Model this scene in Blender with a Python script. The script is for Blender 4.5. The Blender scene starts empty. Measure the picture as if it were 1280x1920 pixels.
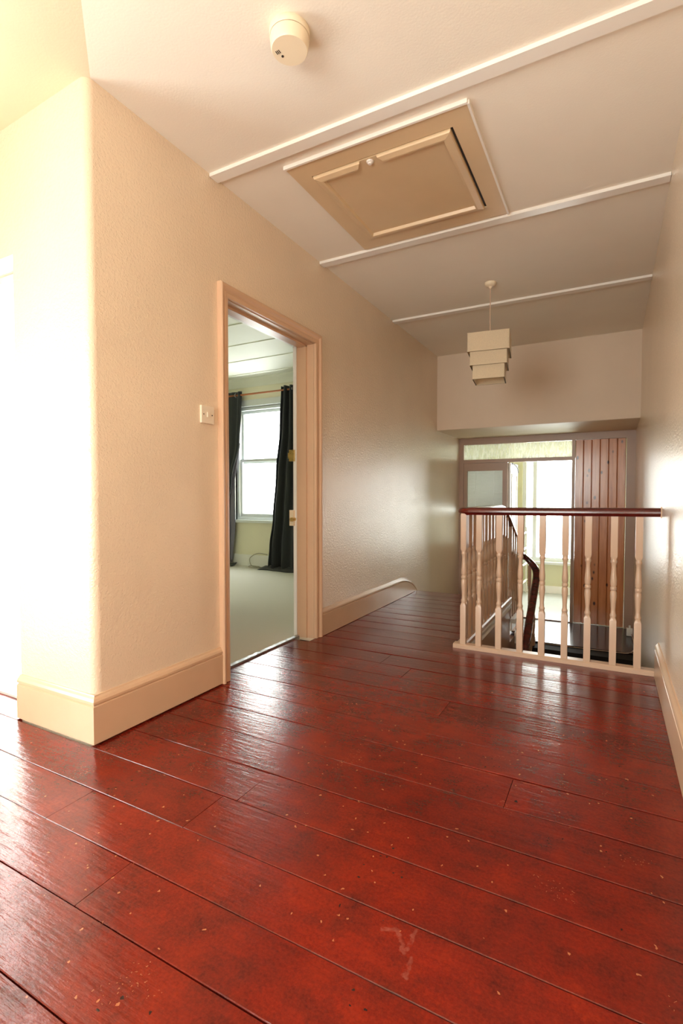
import bpy, bmesh, math, random
from mathutils import Vector, Matrix
random.seed(7)
scene = bpy.context.scene
COL = scene.collection

# ------------------------------------------------------------------ camera, sky, exposure
cam = bpy.data.cameras.new('camera')
cam.sensor_fit = 'VERTICAL'; cam.sensor_height = 36.0; cam.sensor_width = 24.0
cam.lens = 36.0 * 941.0 / 1920.0
cam.clip_start = 0.02; cam.clip_end = 200
cam_o = bpy.data.objects.new('camera', cam); COL.objects.link(cam_o)
cam_o.location = (0, 0, 1.0)
cam_o.rotation_euler = (math.pi/2 - math.atan2(30, 941), 0, math.atan2(505, 941))
scene.camera = cam_o

world = bpy.data.worlds.new('overcast_sky'); scene.world = world
world.use_nodes = True
bg = world.node_tree.nodes['Background']
bg.inputs['Color'].default_value = (0.98, 0.98, 0.97, 1)
bg.inputs['Strength'].default_value = 9.0
world.cycles.sampling_method = 'MANUAL'; world.cycles.sample_map_resolution = 256

def portal(name, loc, direction, sx, sy):
    """sampling portal over a glazed opening (adds no light of its own)"""
    l = bpy.data.lights.new(name, 'AREA'); l.shape = 'RECTANGLE'; l.size = sx; l.size_y = sy
    l.cycles.is_portal = True
    o = bpy.data.objects.new(name, l); COL.objects.link(o); o.location = loc
    o.rotation_euler = Vector(direction).to_track_quat('-Z', 'Z').to_euler()
    return o
portal('skylight_portal', (-3.02, 0.175, 1.0), (1, 0, 0), 1.05, 1.6)
portal('skylight_portal', (-2.64, 1.47, 1.03), (0, -1, 0), 0.62, 2.06)
portal('skylight_portal', (-1.2, -1.98, 1.35), (0, 1, 0), 2.05, 1.75)
portal('skylight_portal', (-4.125, 5.90, 1.46), (0, -1, 0), 1.35, 1.62)
portal('skylight_portal', (-0.69, 8.85, 0.8), (0, -1, 0), 1.2, 1.75)

scene.view_settings.view_transform = 'Standard'
scene.view_settings.look = 'None'
scene.view_settings.gamma = 1.0
scene.view_settings.use_curve_mapping = False
scene.view_settings.exposure = 0.93
cy = scene.cycles
cy.use_denoising = True
cy.max_bounces = 10; cy.diffuse_bounces = 6; cy.glossy_bounces = 4; cy.transmission_bounces = 6; cy.transparent_max_bounces = 12
cy.sample_clamp_indirect = 12.0
cy.caustics_reflective = False; cy.caustics_refractive = False

# ------------------------------------------------------------------ materials
def srgb(r, g, b):
    f = lambda c: ((c/255+0.055)/1.055)**2.4 if c > 10 else c/255/12.92
    return (f(r), f(g), f(b), 1)

class NT:
    def __init__(s, name):
        s.m = bpy.data.materials.new(name); s.m.use_nodes = True
        s.t = s.m.node_tree; s.b = s.t.nodes['Principled BSDF']; s.out = s.t.nodes['Material Output']
        s.tc = None
    def n(s, typ, **kw):
        nd = s.t.nodes.new(typ)
        for k, v in kw.items():
            if k in nd.inputs: nd.inputs[k].default_value = v
            else: setattr(nd, k, v)
        return nd
    def l(s, a, b): s.t.links.new(a, b)
    def coord(s, scale=(1, 1, 1), kind='Object'):
        if s.tc is None: s.tc = s.n('ShaderNodeTexCoord')
        mp = s.n('ShaderNodeMapping'); mp.inputs['Scale'].default_value = scale
        s.l(s.tc.outputs[kind], mp.inputs['Vector']); return mp.outputs['Vector']
    def ramp(s, fac, stops):
        r = s.n('ShaderNodeValToRGB'); e = r.color_ramp.elements
        while len(e) < len(stops): e.new(0.5)
        for i, (p, c) in enumerate(stops): e[i].position = p; e[i].color = c
        s.l(fac, r.inputs['Fac']); return r.outputs['Color']
    def bump(s, h, strength, dist, normal=None):
        b = s.n('ShaderNodeBump'); b.inputs['Strength'].default_value = strength; b.inputs['Distance'].default_value = dist
        s.l(h, b.inputs['Height'])
        if normal: s.l(normal, b.inputs['Normal'])
        return b.outputs['Normal']
    def mixc(s, fac, a, b, mode='MIX'):
        m = s.n('ShaderNodeMix', data_type='RGBA', blend_type=mode)
        for sock, v in ((m.inputs[0], fac), (m.inputs[6], a), (m.inputs[7], b)):
            if hasattr(v, 'node'): s.l(v, sock)
            else: sock.default_value = v
        return m.outputs[2]
    def noise(s, vec, scale, detail=3, rough=0.55):
        n = s.n('ShaderNodeTexNoise'); n.inputs['Scale'].default_value = scale
        n.inputs['Detail'].default_value = detail; n.inputs['Roughness'].default_value = rough
        s.l(vec, n.inputs['Vector']); return n.outputs['Fac']

def paint(name, col, rough=0.45, var=0.06, bump_scale=60, bump=0.0, dist=0.001, coat=0.0, spec=0.5):
    t = NT(name); v = t.coord()
    n = t.noise(v, 2.3, 4)
    c2 = tuple(max(0, c*(1-var*2)) for c in col[:3]) + (1,)
    t.l(t.ramp(n, [(0.3, c2), (0.7, col)]), t.b.inputs['Base Color'])
    t.b.inputs['Roughness'].default_value = rough
    t.b.inputs['Specular IOR Level'].default_value = spec
    t.b.inputs['Coat Weight'].default_value = coat; t.b.inputs['Coat Roughness'].default_value = 0.15
    if bump: t.l(t.bump(t.noise(v, bump_scale, 3), bump, dist), t.b.inputs['Normal'])
    return t.m

def woodchip(name, col, rough=0.38):
    """painted woodchip paper: satin sheen over small chips"""
    t = NT(name); v = t.coord()
    n = t.noise(v, 1.6, 3)
    c2 = tuple(c*0.93 for c in col[:3]) + (1,)
    t.l(t.ramp(n, [(0.35, c2), (0.65, col)]), t.b.inputs['Base Color'])
    t.b.inputs['Roughness'].default_value = rough
    vo = t.n('ShaderNodeTexVoronoi'); vo.inputs['Scale'].default_value = 110; t.l(v, vo.inputs['Vector'])
    chips = t.ramp(vo.outputs['Distance'], [(0.0, (1, 1, 1, 1)), (0.42, (0, 0, 0, 1))])
    t.b.inputs['Specular IOR Level'].default_value = 0.4
    t.b.inputs['Coat Weight'].default_value = 0.8; t.b.inputs['Coat Roughness'].default_value = 0.24
    big = t.noise(v, 78, 3, 0.5)
    t.l(t.bump(chips, 0.4, 0.002, t.bump(big, 0.35, 0.004)), t.b.inputs['Normal'])
    # the gloss film follows the chips most sharply
    t.l(t.bump(chips, 0.5, 0.003, t.bump(big, 0.75, 0.0065)), t.b.inputs['Coat Normal'])
    return t.m

SCUFFS = [((-0.448, 1.040), (-0.419, 1.052), 0.008), ((-0.419, 1.052), (-0.384, 1.006), 0.007), ((-0.384, 1.006), (-0.38, 1.07), 0.006), ((-0.366, 1.0), (-0.362, 0.955), 0.006),
          ((-0.466, 1.822), (-0.348, 1.824), 0.006), ((-0.261, 1.822), (-0.199, 1.82), 0.006)]
def floor_paint(name):
    """oxblood floor varnish, worn and mottled; tint varies board by board"""
    t = NT(name)
    v = t.coord(kind='Object')
    geo = t.n('ShaderNodeNewGeometry'); pos = t.n('ShaderNodeMapping')
    t.l(geo.outputs['Position'], pos.inputs['Vector']); P = pos.outputs['Vector']
    info = t.n('ShaderNodeObjectInfo')
    st = t.n('ShaderNodeMapping'); st.inputs['Scale'].default_value = (1.2, 9, 1); t.l(P, st.inputs['Vector'])
    grain = t.noise(st.outputs['Vector'], 3.5, 6, 0.7)
    blot = t.noise(P, 3.1, 6, 0.68)
    mid = t.noise(P, 8, 7, 0.74)
    fine = t.noise(P, 120, 4, 0.7)
    base = t.ramp(blot, [(0.32, srgb(82, 18, 12)), (0.48, srgb(114, 24, 14)), (0.68, srgb(140, 36, 15))])
    base = t.mixc(0.35, base, t.ramp(grain, [(0.3, srgb(64, 14, 11)), (0.65, srgb(132, 32, 15))]))
    base = t.mixc(t.ramp(mid, [(0.46, (0, 0, 0, 1)), (0.70, (0.9, 0.9, 0.9, 1))]), base, srgb(58, 15, 12))
    base = t.mixc(t.ramp(mid, [(0.28, (0.55, 0.55, 0.55, 1)), (0.42, (0, 0, 0, 1))]), base, srgb(152, 44, 16))
    base = t.mixc(0.28, base, t.ramp(fine, [(0.3, srgb(52, 12, 9)), (0.7, srgb(150, 44, 24))]))
    tint = t.ramp(info.outputs['Random'], [(0, (0.80, 0.76, 0.80, 1)), (1, (1.06, 1.04, 1.0, 1))])
    base = t.mixc(1.0, base, tint, 'MULTIPLY')
    # bare-wood chips, ragged and clustered
    warp = t.n('ShaderNodeTexNoise'); warp.inputs['Scale'].default_value = 60; warp.inputs['Detail'].default_value = 3; t.l(P, warp.inputs['Vector'])
    wv = t.n('ShaderNodeVectorMath', operation='MULTIPLY_ADD'); wv.inputs[1].default_value = (0.022, 0.022, 0); t.l(warp.outputs['Color'], wv.inputs[0]); t.l(P, wv.inputs[2])
    def chips(scale, thr, cs, cthr):
        vo = t.n('ShaderNodeTexVoronoi'); vo.inputs['Scale'].default_value = scale; vo.voronoi_dimensions = '2D'; t.l(wv.outputs[0], vo.inputs['Vector'])
        a = t.n('ShaderNodeMath', operation='LESS_THAN'); a.inputs[1].default_value = thr; t.l(vo.outputs['Distance'], a.inputs[0])
        b = t.n('ShaderNodeMath', operation='GREATER_THAN'); b.inputs[1].default_value = cthr; t.l(t.noise(P, cs, 3), b.inputs[0])
        c = t.n('ShaderNodeMath', operation='MULTIPLY'); t.l(a.outputs[0], c.inputs[0]); t.l(b.outputs[0], c.inputs[1]); return c.outputs[0]
    base = t.mixc(chips(38, 0.085, 4.0, 0.72), base, srgb(178, 106, 68))
    base = t.mixc(chips(70, 0.10, 5.0, 0.64), base, srgb(150, 82, 58))
    base = t.mixc(chips(11, 0.032, 2.0, 0.5), base, srgb(170, 100, 66))
    base = t.mixc(chips(17, 0.05, 3.0, 0.6), base, srgb(40, 16, 14))
    # a pale scuff and some long scratches, each with its own place on the boards
    def seg(a, b, w):
        ax, ay = a; dx, dy = b[0]-ax, b[1]-ay; L2 = dx*dx+dy*dy
        sub = t.n('ShaderNodeVectorMath', operation='SUBTRACT'); sub.inputs[1].default_value = (ax, ay, 0); t.l(wv2.outputs[0], sub.inputs[0])
        dt = t.n('ShaderNodeVectorMath', operation='DOT_PRODUCT'); dt.inputs[1].default_value = (dx/L2, dy/L2, 0); t.l(sub.outputs[0], dt.inputs[0])
        cl = t.n('ShaderNodeClamp'); t.l(dt.outputs['Value'], cl.inputs['Value'])
        sc_ = t.n('ShaderNodeVectorMath', operation='SCALE'); sc_.inputs[0].default_value = (dx, dy, 0); t.l(cl.outputs[0], sc_.inputs['Scale'])
        d2 = t.n('ShaderNodeVectorMath', operation='DISTANCE'); t.l(sub.outputs[0], d2.inputs[0]); t.l(sc_.outputs[0], d2.inputs[1])
        m_ = t.n('ShaderNodeMapRange'); m_.inputs['From Min'].default_value = w; m_.inputs['From Max'].default_value = w*0.4; t.l(d2.outputs['Value'], m_.inputs['Value'])
        return m_.outputs[0]
    wv2 = t.n('ShaderNodeVectorMath', operation='MULTIPLY_ADD'); wv2.inputs[1].default_value = (0.02, 0.02, 0); t.l(warp.outputs['Color'], wv2.inputs[0])
    flat = t.n('ShaderNodeVectorMath', operation='MULTIPLY'); flat.inputs[1].default_value = (1, 1, 0); t.l(P, flat.inputs[0]); t.l(flat.outputs[0], wv2.inputs[2])
    def scuffs():
        o = (0.01, 0.01); acc = None
        for a, b, w in SCUFFS:
            v_ = seg((a[0]+o[0], a[1]+o[1]), (b[0]+o[0], b[1]+o[1]), w)
            if acc is None: acc = v_
            else:
                m_ = t.n('ShaderNodeMath', operation='MAXIMUM'); t.l(acc, m_.inputs[0]); t.l(v_, m_.inputs[1]); acc = m_.outputs[0]
        k = t.n('ShaderNodeMath', operation='MULTIPLY'); t.l(acc, k.inputs[0])
        t.l(t.ramp(t.noise(P, 45, 4, 0.7), [(0.35, (0.05,)*3 + (1,)), (0.65, (0.65,)*3 + (1,))]), k.inputs[1]); return k.outputs[0]
    # wear along the board edges
    gx = t.n('ShaderNodeSeparateXYZ'); t.l(t.coord(kind='Generated'), gx.inputs[0])
    ab = t.n('ShaderNodeMath', operation='SUBTRACT'); ab.inputs[1].default_value = 0.5; t.l(gx.outputs['Y'], ab.inputs[0])
    a2 = t.n('ShaderNodeMath', operation='ABSOLUTE'); t.l(ab.outputs[0], a2.inputs[0])
    nz = t.n('ShaderNodeMath', operation='MULTIPLY_ADD'); nz.inputs[1].default_value = 0.10; t.l(t.noise(P, 7, 6, 0.8), nz.inputs[0]); t.l(a2.outputs[0], nz.inputs[2])
    edge = t.ramp(nz.outputs[0], [(0.564, (0, 0, 0, 1)), (0.572, (0.6, 0.6, 0.6, 1))])
    base = t.mixc(t.ramp(nz.outputs[0], [(0.53, (0, 0, 0, 1)), (0.56, (0.5, 0.5, 0.5, 1))]), base, srgb(44, 14, 12))
    base = t.mixc(edge, base, srgb(150, 92, 72))
    base = t.mixc(scuffs(), base, srgb(150, 84, 70))
    t.l(base, t.b.inputs['Base Color'])
    rg = t.ramp(mid, [(0.3, (0.13,)*3 + (1,)), (0.75, (0.27,)*3 + (1,))])
    t.l(rg, t.b.inputs['Roughness'])
    t.b.inputs['Specular IOR Level'].default_value = 0.5
    nm = t.bump(t.noise(st.outputs['Vector'], 6, 4), 0.2, 0.006)
    nm = t.bump(t.noise(P, 55, 4, 0.65), 0.22, 0.0022, nm)
    t.l(nm, t.b.inputs['Normal'])
    return t.m

def wood(name, c1, c2, c3, rough=0.35, axis='z', knots=True, coat=0.0):
    t = NT(name); sc = {'z': (9, 9, 0.7), 'x': (0.7, 9, 9), 'y': (9, 0.7, 9)}[axis]
    geo = t.n('ShaderNodeNewGeometry'); mp = t.n('ShaderNodeMapping'); mp.inputs['Scale'].default_value = sc
    t.l(geo.outputs['Position'], mp.inputs['Vector'])
    info = t.n('ShaderNodeObjectInfo')
    off = t.n('ShaderNodeVectorMath', operation='ADD'); t.l(mp.outputs['Vector'], off.inputs[0])
    sc2 = t.n('ShaderNodeMath', operation='MULTIPLY'); sc2.inputs[1].default_value = 37; t.l(info.outputs['Random'], sc2.inputs[0])
    t.l(sc2.outputs[0], off.inputs[1])
    g = t.noise(off.outputs[0], 3.0, 6, 0.6)
    col = t.ramp(g, [(0.3, c1), (0.5, c2), (0.72, c3)])
    if knots:
        mk = t.n('ShaderNodeMapping'); mk.inputs['Scale'].default_value = (1, 0, 0.55); t.l(geo.outputs['Position'], mk.inputs['Vector'])
        vo = t.n('ShaderNodeTexVoronoi'); vo.inputs['Scale'].default_value = 9.5; t.l(mk.outputs['Vector'], vo.inputs['Vector'])
        k = t.ramp(vo.outputs['Distance'], [(0.08, (1, 1, 1, 1)), (0.16, (0, 0, 0, 1))])
        col = t.mixc(k, col, srgb(66, 26, 18))
    t.l(col, t.b.inputs['Base Color']); t.b.inputs['Roughness'].default_value = rough
    t.b.inputs['Coat Weight'].default_value = coat; t.b.inputs['Coat Roughness'].default_value = 0.12
    t.l(t.bump(g, 0.15, 0.002), t.b.inputs['Normal'])
    return t.m

def glass(name, tint=(0.97, 0.99, 0.97, 1), wavy=False, haze=0.0):
    t = NT(name); t.t.nodes.remove(t.b)
    tr = t.n('ShaderNodeBsdfTransparent'); tr.inputs['Color'].default_value = tint
    gl = t.n('ShaderNodeBsdfGlossy'); gl.inputs['Roughness'].default_value = 0.03
    lw = t.n('ShaderNodeLayerWeight'); lw.inputs['Blend'].default_value = 0.5
    pw = t.n('ShaderNodeMath', operation='POWER'); pw.inputs[1].default_value = 5; t.l(lw.outputs['Facing'], pw.inputs[0])
    fr = t.n('ShaderNodeMath', operation='MULTIPLY_ADD'); fr.inputs[1].default_value = 0.9; fr.inputs[2].default_value = 0.04; t.l(pw.outputs[0], fr.inputs[0])
    mx = t.n('ShaderNodeMixShader'); t.l(fr.outputs[0], mx.inputs[0])
    body = tr.outputs[0]
    if haze:
        tl = t.n('ShaderNodeBsdfTranslucent'); tl.inputs['Color'].default_value = (0.95, 0.95, 0.9, 1)
        m2 = t.n('ShaderNodeMixShader')
        v = t.coord((14, 14, 3)); fac = t.ramp(t.noise(v, 3, 4), [(0.3, (haze*(0.5 if haze < 0.9 else 0.94),)*3 + (1,)), (0.7, (haze,)*3 + (1,))])
        t.l(fac, m2.inputs[0]); t.l(tr.outputs[0], m2.inputs[1]); t.l(tl.outputs[0], m2.inputs[2]); body = m2.outputs[0]
        nm = t.bump(t.noise(v, 6, 2), 0.5, 0.004); t.l(nm, gl.inputs['Normal']); t.l(nm, tl.inputs['Normal'])
    t.l(body, mx.inputs[1]); t.l(gl.outputs[0], mx.inputs[2]); t.l(mx.outputs[0], t.out.inputs['Surface'])
    return t.m

def fabric(name, col, rough=0.9, weave=400, sheen=0.2, trans=0.0):
    t = NT(name); v = t.coord()
    n = t.noise(v, weave, 2); c2 = tuple(c*0.8 for c in col[:3]) + (1,)
    t.l(t.ramp(n, [(0.35, c2), (0.65, col)]), t.b.inputs['Base Color'])
    t.b.inputs['Roughness'].default_value = rough; t.b.inputs['Sheen Weight'].default_value = sheen
    t.l(t.bump(n, 0.3, 0.001), t.b.inputs['Normal'])
    if trans:
        tl = t.n('ShaderNodeBsdfTranslucent'); tl.inputs['Color'].default_value = col
        m = t.n('ShaderNodeMixShader'); m.inputs[0].default_value = trans
        t.l(t.b.outputs[0], m.inputs[1]); t.l(tl.outputs[0], m.inputs[2]); t.l(m.outputs[0], t.out.inputs['Surface'])
    return t.m

def metal(name, col, rough=0.25):
    t = NT(name); t.b.inputs['Base Color'].default_value = col; t.b.inputs['Metallic'].default_value = 1
    v = t.coord(); t.l(t.ramp(t.noise(v, 30, 3), [(0.3, (rough*0.7,)*3 + (1,)), (0.7, (rough*1.3,)*3 + (1,))]), t.b.inputs['Roughness'])
    return t.m

M = dict(
    wall=woodchip('buff_woodchip_paint', (0.80, 0.65, 0.485, 1), 0.30),
    bulk=paint('buff_wall_paint', (0.75, 0.61, 0.47, 1), 0.55, 0.03, 90, 0.25, 0.002),
    ceil=paint('white_ceiling_paint', (0.87, 0.81, 0.71, 1), 0.7, 0.02, 120, 0.3, 0.0015),
    ceilcream=paint('cream_ceiling_paint', (0.80, 0.68, 0.50, 1), 0.7, 0.02, 120, 0.3, 0.0015),
    batten=paint('white_batten_gloss', (0.86, 0.82, 0.76, 1), 0.3, 0.02),
    trim=paint('tan_gloss_woodwork', (0.67, 0.44, 0.285, 1), 0.28, 0.05, 35, 0.08, 0.002),
    skirt=paint('tan_gloss_skirting', (0.67, 0.455, 0.30, 1), 0.26, 0.05, 35, 0.10, 0.002),
    taupe=paint('taupe_gloss_joinery', (0.45, 0.30, 0.22, 1), 0.35, 0.05),
    baluster=paint('cream_gloss_baluster', (0.60, 0.43, 0.31, 1), 0.3, 0.03),
    hatch=paint('cream_hatch_paint', (0.74, 0.56, 0.35, 1), 0.35, 0.05, 20, 0.1, 0.002),
    rail=wood('mahogany_handrail', srgb(52, 14, 11), srgb(84, 22, 17), srgb(108, 32, 22), 0.22, 'x', False, 0.6),
    dark=paint('dark_subfloor', (0.012, 0.008, 0.006, 1), 0.9, 0.1),
    floor=floor_paint('oxblood_floor_varnish'),
    landing=wood('dark_brown_landing_wood', srgb(26, 13, 11), srgb(40, 20, 17), srgb(54, 28, 22), 0.18, 'y', False),
    pine=wood('varnished_pine', srgb(172, 98, 52), srgb(200, 126, 72), srgb(214, 146, 90), 0.3, 'z', True, 0.4),
    white=paint('white_gloss', (0.85, 0.85, 0.83, 1), 0.3, 0.02),
    upvc=paint('white_window_frame', (0.66, 0.70, 0.71, 1), 0.3, 0.01),
    plastic=paint('aged_cream_plastic', (0.84, 0.72, 0.53, 1), 0.35, 0.02),
    switchp=paint('ivory_switch_plastic', (0.83, 0.72, 0.58, 1), 0.3, 0.01),
    slot=paint('dark_slot', (0.03, 0.02, 0.015, 1), 0.6, 0.1),
    bedwall=paint('pale_green_cream_paint', (0.80, 0.77, 0.60, 1), 0.6, 0.03, 60, 0.2, 0.002),
    bedceil=paint('white_bedroom_ceiling', (0.80, 0.82, 0.74, 1), 0.6, 0.02),
    farwall=paint('pale_yellow_paint', (0.64, 0.64, 0.44, 1), 0.6, 0.03),
    carpet=fabric('beige_carpet', (0.66, 0.64, 0.56, 1), 0.95, 260, 0.3),
    vinyl=paint('grey_vinyl_floor', (0.55, 0.58, 0.58, 1), 0.25, 0.05),
    curtain=fabric('charcoal_curtain', (0.018, 0.021, 0.024, 1), 0.85, 500, 0.15),
    lining=fabric('grey_curtain_lining', (0.20, 0.19, 0.24, 1), 0.8, 500, 0.1),
    shade=fabric('cream_lampshade_fabric', (0.86, 0.74, 0.54, 1), 0.85, 300, 0.1, 0.3),
    cord=paint('pinkish_flex', (0.62, 0.42, 0.30, 1), 0.5, 0.02),
    chrome=metal('brushed_aluminium', (0.45, 0.45, 0.45, 1), 0.5),
    brass=metal('worn_brass', (0.75, 0.55, 0.22, 1), 0.3),
    polewood=wood('oak_curtain_pole', srgb(130, 70, 36), srgb(156, 90, 48), srgb(170, 104, 60), 0.4, 'x', False),
    glass=glass('clear_glass'),
    obscure=glass('obscured_glass', tint=(0.8,0.82,0.76,1), haze=0.3),
    frosted=glass('frosted_glass', tint=(0.85, 0.87, 0.83, 1), haze=0.97),
    cablegrey=paint('grey_cable_sheath', (0.36, 0.33, 0.26, 1), 0.5, 0.02),
    blind=paint('white_blind_slat', (0.66, 0.67, 0.62, 1), 0.45, 0.02),
    outer=paint('white_render', (0.8, 0.8, 0.78, 1), 0.8, 0.04),
)

# ------------------------------------------------------------------ mesh helpers
def link(name, bm, mat, parent=None, smooth=False, bevel=0.0, segs=2):
    if bevel:
        es = [e for e in bm.edges if len(e.link_faces) == 2 and e.calc_face_angle(0) > 0.6]
        if es: bmesh.ops.bevel(bm, geom=es, offset=bevel, segments=segs, affect='EDGES', profile=0.5)
    me = bpy.data.meshes.new(name); bmesh.ops.recalc_face_normals(bm, faces=bm.faces[:])
    bm.to_mesh(me); bm.free()
    me.materials.append(M[mat] if isinstance(mat, str) else mat)
    if smooth:
        for p in me.polygons: p.use_smooth = True
        try: me.set_sharp_from_angle(angle=math.radians(40))
        except Exception: pass
    o = bpy.data.objects.new(name, me); COL.objects.link(o)
    if parent: o.parent = parent
    return o
def box(bm, x0, x1, y0, y1, z0, z1):
    vs = [bm.verts.new((x, y, z)) for x in (x0, x1) for y in (y0, y1) for z in (z0, z1)]
    for f in ((0, 1, 3, 2), (4, 6, 7, 5), (0, 4, 5, 1), (2, 3, 7, 6), (0, 2, 6, 4), (1, 5, 7, 3)):
        bm.faces.new([vs[i] for i in f])
    return vs
def boxes(*bs):
    bm = bmesh.new()
    for b in bs: box(bm, *b)
    return bm
def prism(bm, poly, z0, z1, axis='z'):
    """extrude a plan polygon; axis z: (x,y); axis x: poly=(y,z) along x; axis y: poly=(x,z) along y"""
    def P(a, b, h): return {'z': (a, b, h), 'x': (h, a, b), 'y': (a, h, b)}[axis]
    lo = [bm.verts.new(P(a, b, z0)) for a, b in poly]; hi = [bm.verts.new(P(a, b, z1)) for a, b in poly]
    n = len(poly); bm.faces.new(lo[::-1]); bm.faces.new(hi)
    for i in range(n): bm.faces.new((lo[i], lo[(i+1) % n], hi[(i+1) % n], hi[i]))
def miter_sweep(bm, prof, path, to3d, closed=False):
    """sweep profile [(out, h)] along a 2-D polyline with mitred corners; 'out' is to the left of travel"""
    n = len(path); rows = []
    for i, p in enumerate(path):
        p = Vector(p)
        d0 = (p - Vector(path[i-1])).normalized() if (i > 0 or closed) else None
        d1 = (Vector(path[(i+1) % n]) - p).normalized() if (i < n-1 or closed) else None
        if d0 is None: d0 = d1
        if d1 is None: d1 = d0
        n0 = Vector((-d0.y, d0.x)); n1 = Vector((-d1.y, d1.x)); b = (n0+n1).normalized()
        k = 1.0/max(0.2, b.dot(n0))
        rows.append([bm.verts.new(to3d(*(p + b*o*k), h)) for o, h in prof])
    m = len(prof)
    for i in range(n if closed else n-1):
        a, c = rows[i], rows[(i+1) % n]
        for j in range(m): bm.faces.new((a[j], a[(j+1) % m], c[(j+1) % m], c[j]))
    if not closed: bm.faces.new(rows[0][::-1]); bm.faces.new(rows[-1])
def sweep3(bm, prof, pts, cap=True, scales=None):
    """sweep profile [(side, up)] along 3-D points, keeping 'up' towards +Z"""
    rows = []; n = len(pts); pts = [Vector(p) for p in pts]; last = None
    for i, p in enumerate(pts):
        t = (pts[min(i+1, n-1)] - pts[max(i-1, 0)]).normalized()
        s = t.cross(Vector((0, 0, 1)))
        s = s.normalized() if s.length > 0.05 else (last or Vector((1, 0, 0)))
        last = s; u = s.cross(t); k = scales[i] if scales else 1
        rows.append([bm.verts.new(p + s*a*k + u*b*k) for a, b in prof])
    m = len(prof)
    for i in range(n-1):
        for j in range(m): bm.faces.new((rows[i][j], rows[i][(j+1) % m], rows[i+1][(j+1) % m], rows[i+1][j]))
    if cap: bm.faces.new(rows[0][::-1]); bm.faces.new(rows[-1])
def circ(r, n=10): return [(r*math.cos(2*math.pi*i/n), r*math.sin(2*math.pi*i/n)) for i in range(n)]
def lathe(bm, prof, c=(0, 0), n=24):
    """prof [(r,z)] around a vertical axis"""
    rows = []
    for r, z in prof:
        if r < 1e-6: rows.append([bm.verts.new((c[0], c[1], z))])
        else: rows.append([bm.verts.new((c[0]+r*math.cos(2*math.pi*i/n), c[1]+r*math.sin(2*math.pi*i/n), z)) for i in range(n)])
    for a, b in zip(rows, rows[1:]):
        for i in range(n):
            j = (i+1) % n
            if len(a) == 1 and len(b) > 1: bm.faces.new((a[0], b[i], b[j]))
            elif len(b) == 1 and len(a) > 1: bm.faces.new((a[i], a[j], b[0]))
            elif len(a) > 1: bm.faces.new((a[i], a[j], b[j], b[i]))
def smoothpath(ctrl, per=8):
    """Catmull-Rom through control points"""
    P = [Vector(c) for c in ctrl]; P = [2*P[0]-P[1]] + P + [2*P[-1]-P[-2]]; out = []
    for i in range(1, len(P)-2):
        a, b, c, d = P[i-1:i+3]
        for k in range(per):
            t = k/per
            out.append(0.5*((2*b) + (c-a)*t + (2*a-5*b+4*c-d)*t*t + (3*b-a-3*c+d)*t**3))
    out.append(P[-2]); return out
def struct(o, **kw):
    o['kind'] = 'structure'; return o
def empty(name, loc=(0, 0, 0)):
    o = bpy.data.objects.new(name, None); COL.objects.link(o); o.location = loc; o.empty_display_size = 0.1; return o
def tag(o, label, cat, group=None):
    o['label'] = label; o['category'] = cat
    if group: o['group'] = group
    return o
def child(o, parent):
    """parent keeping world placement (parents are unrotated)"""
    o.parent = parent; o.matrix_parent_inverse = Matrix.Translation(-parent.location); return o

# ------------------------------------------------------------------ dimensions (metres)
XL, XR = -1.82, 0.245          # corridor walls
CZ = 2.635                     # ceiling
PY = 1.29                      # face of the pier at the corner
PX = -2.33                     # jamb of the opening beside the pier
YB = -1.9                      # wall behind
XW = -2.95                     # glazed outer wall
YE = 5.02                      # edge of the upper floor
YS = 3.24                      # stairwell opening
XS = -0.86                     # side balustrade line
LZ = -0.57                     # lower landing
YK = 5.77                      # bulkhead
YP = 6.80                      # partition
D0, D1, DH = 2.09, 2.99, 2.05  # bedroom doorway

# ------------------------------------------------------------------ the shell
# floor: dark bearers under painted boards
bm = boxes((XW, XR, YB, 1.265, -0.25, -0.024), (XW, PX, 1.265, 1.45, -0.25, -0.024), (XL, XR, 1.265, YS+0.03, -0.25, -0.024),
           (XL-0.12, XL, D0, D1, -0.25, -0.024), (XL, XS, YS+0.03, YE-0.02, -0.25, -0.024))
floor = struct(link('floor', bm, 'dark'))
def board(x0, x1, y0, y1, par):
    """one floor board, slightly cupped, edges eased"""
    bm = bmesh.new(); g = 0.0019
    y0 += g*random.uniform(0.4, 1.3); y1 -= g*random.uniform(0.4, 1.3)
    w = y1-y0; far = y0 > 2.9
    cup = random.uniform(-0.0014, 0.0012) if far else random.uniform(-0.0004, 0.0004); tilt = random.uniform(-0.0008, 0.0008) if far else random.uniform(-0.0004, 0.0004); dz = random.uniform(-0.0005, 0.0002)
    cs = [(0, -0.0016), (0.0018, 0)] + [(w*k/6, 0) for k in range(1, 6)] + [(w-0.0018, 0), (w, -0.0016)]
    nx = max(2, int((x1-x0)/0.35)); rows = []
    ph = random.uniform(0, 6)
    for i in range(nx+1):
        x = x0 + (x1-x0)*i/nx; r = []
        wob = 0.0004*math.sin(x*3.1+ph)
        for yy, z in cs:
            s = (yy/w-0.5)*2
            e = -0.002 if i in (0, nx) else 0
            r.append(bm.verts.new((x, y0+yy, z + cup*(1-s*s) + tilt*s + dz + wob*s + e)))
        r.append(bm.verts.new((x, y1, -0.022))); r.append(bm.verts.new((x, y0, -0.022)))
        rows.append(r)
    m = len(rows[0])
    for a, b in zip(rows, rows[1:]):
        for j in range(m): bm.faces.new((a[j], a[(j+1) % m], b[(j+1) % m], b[j]))
    bm.faces.new(rows[0][::-1]); bm.faces.new(rows[-1])
    return link('floor_board', bm, 'floor', par, smooth=True)
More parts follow.
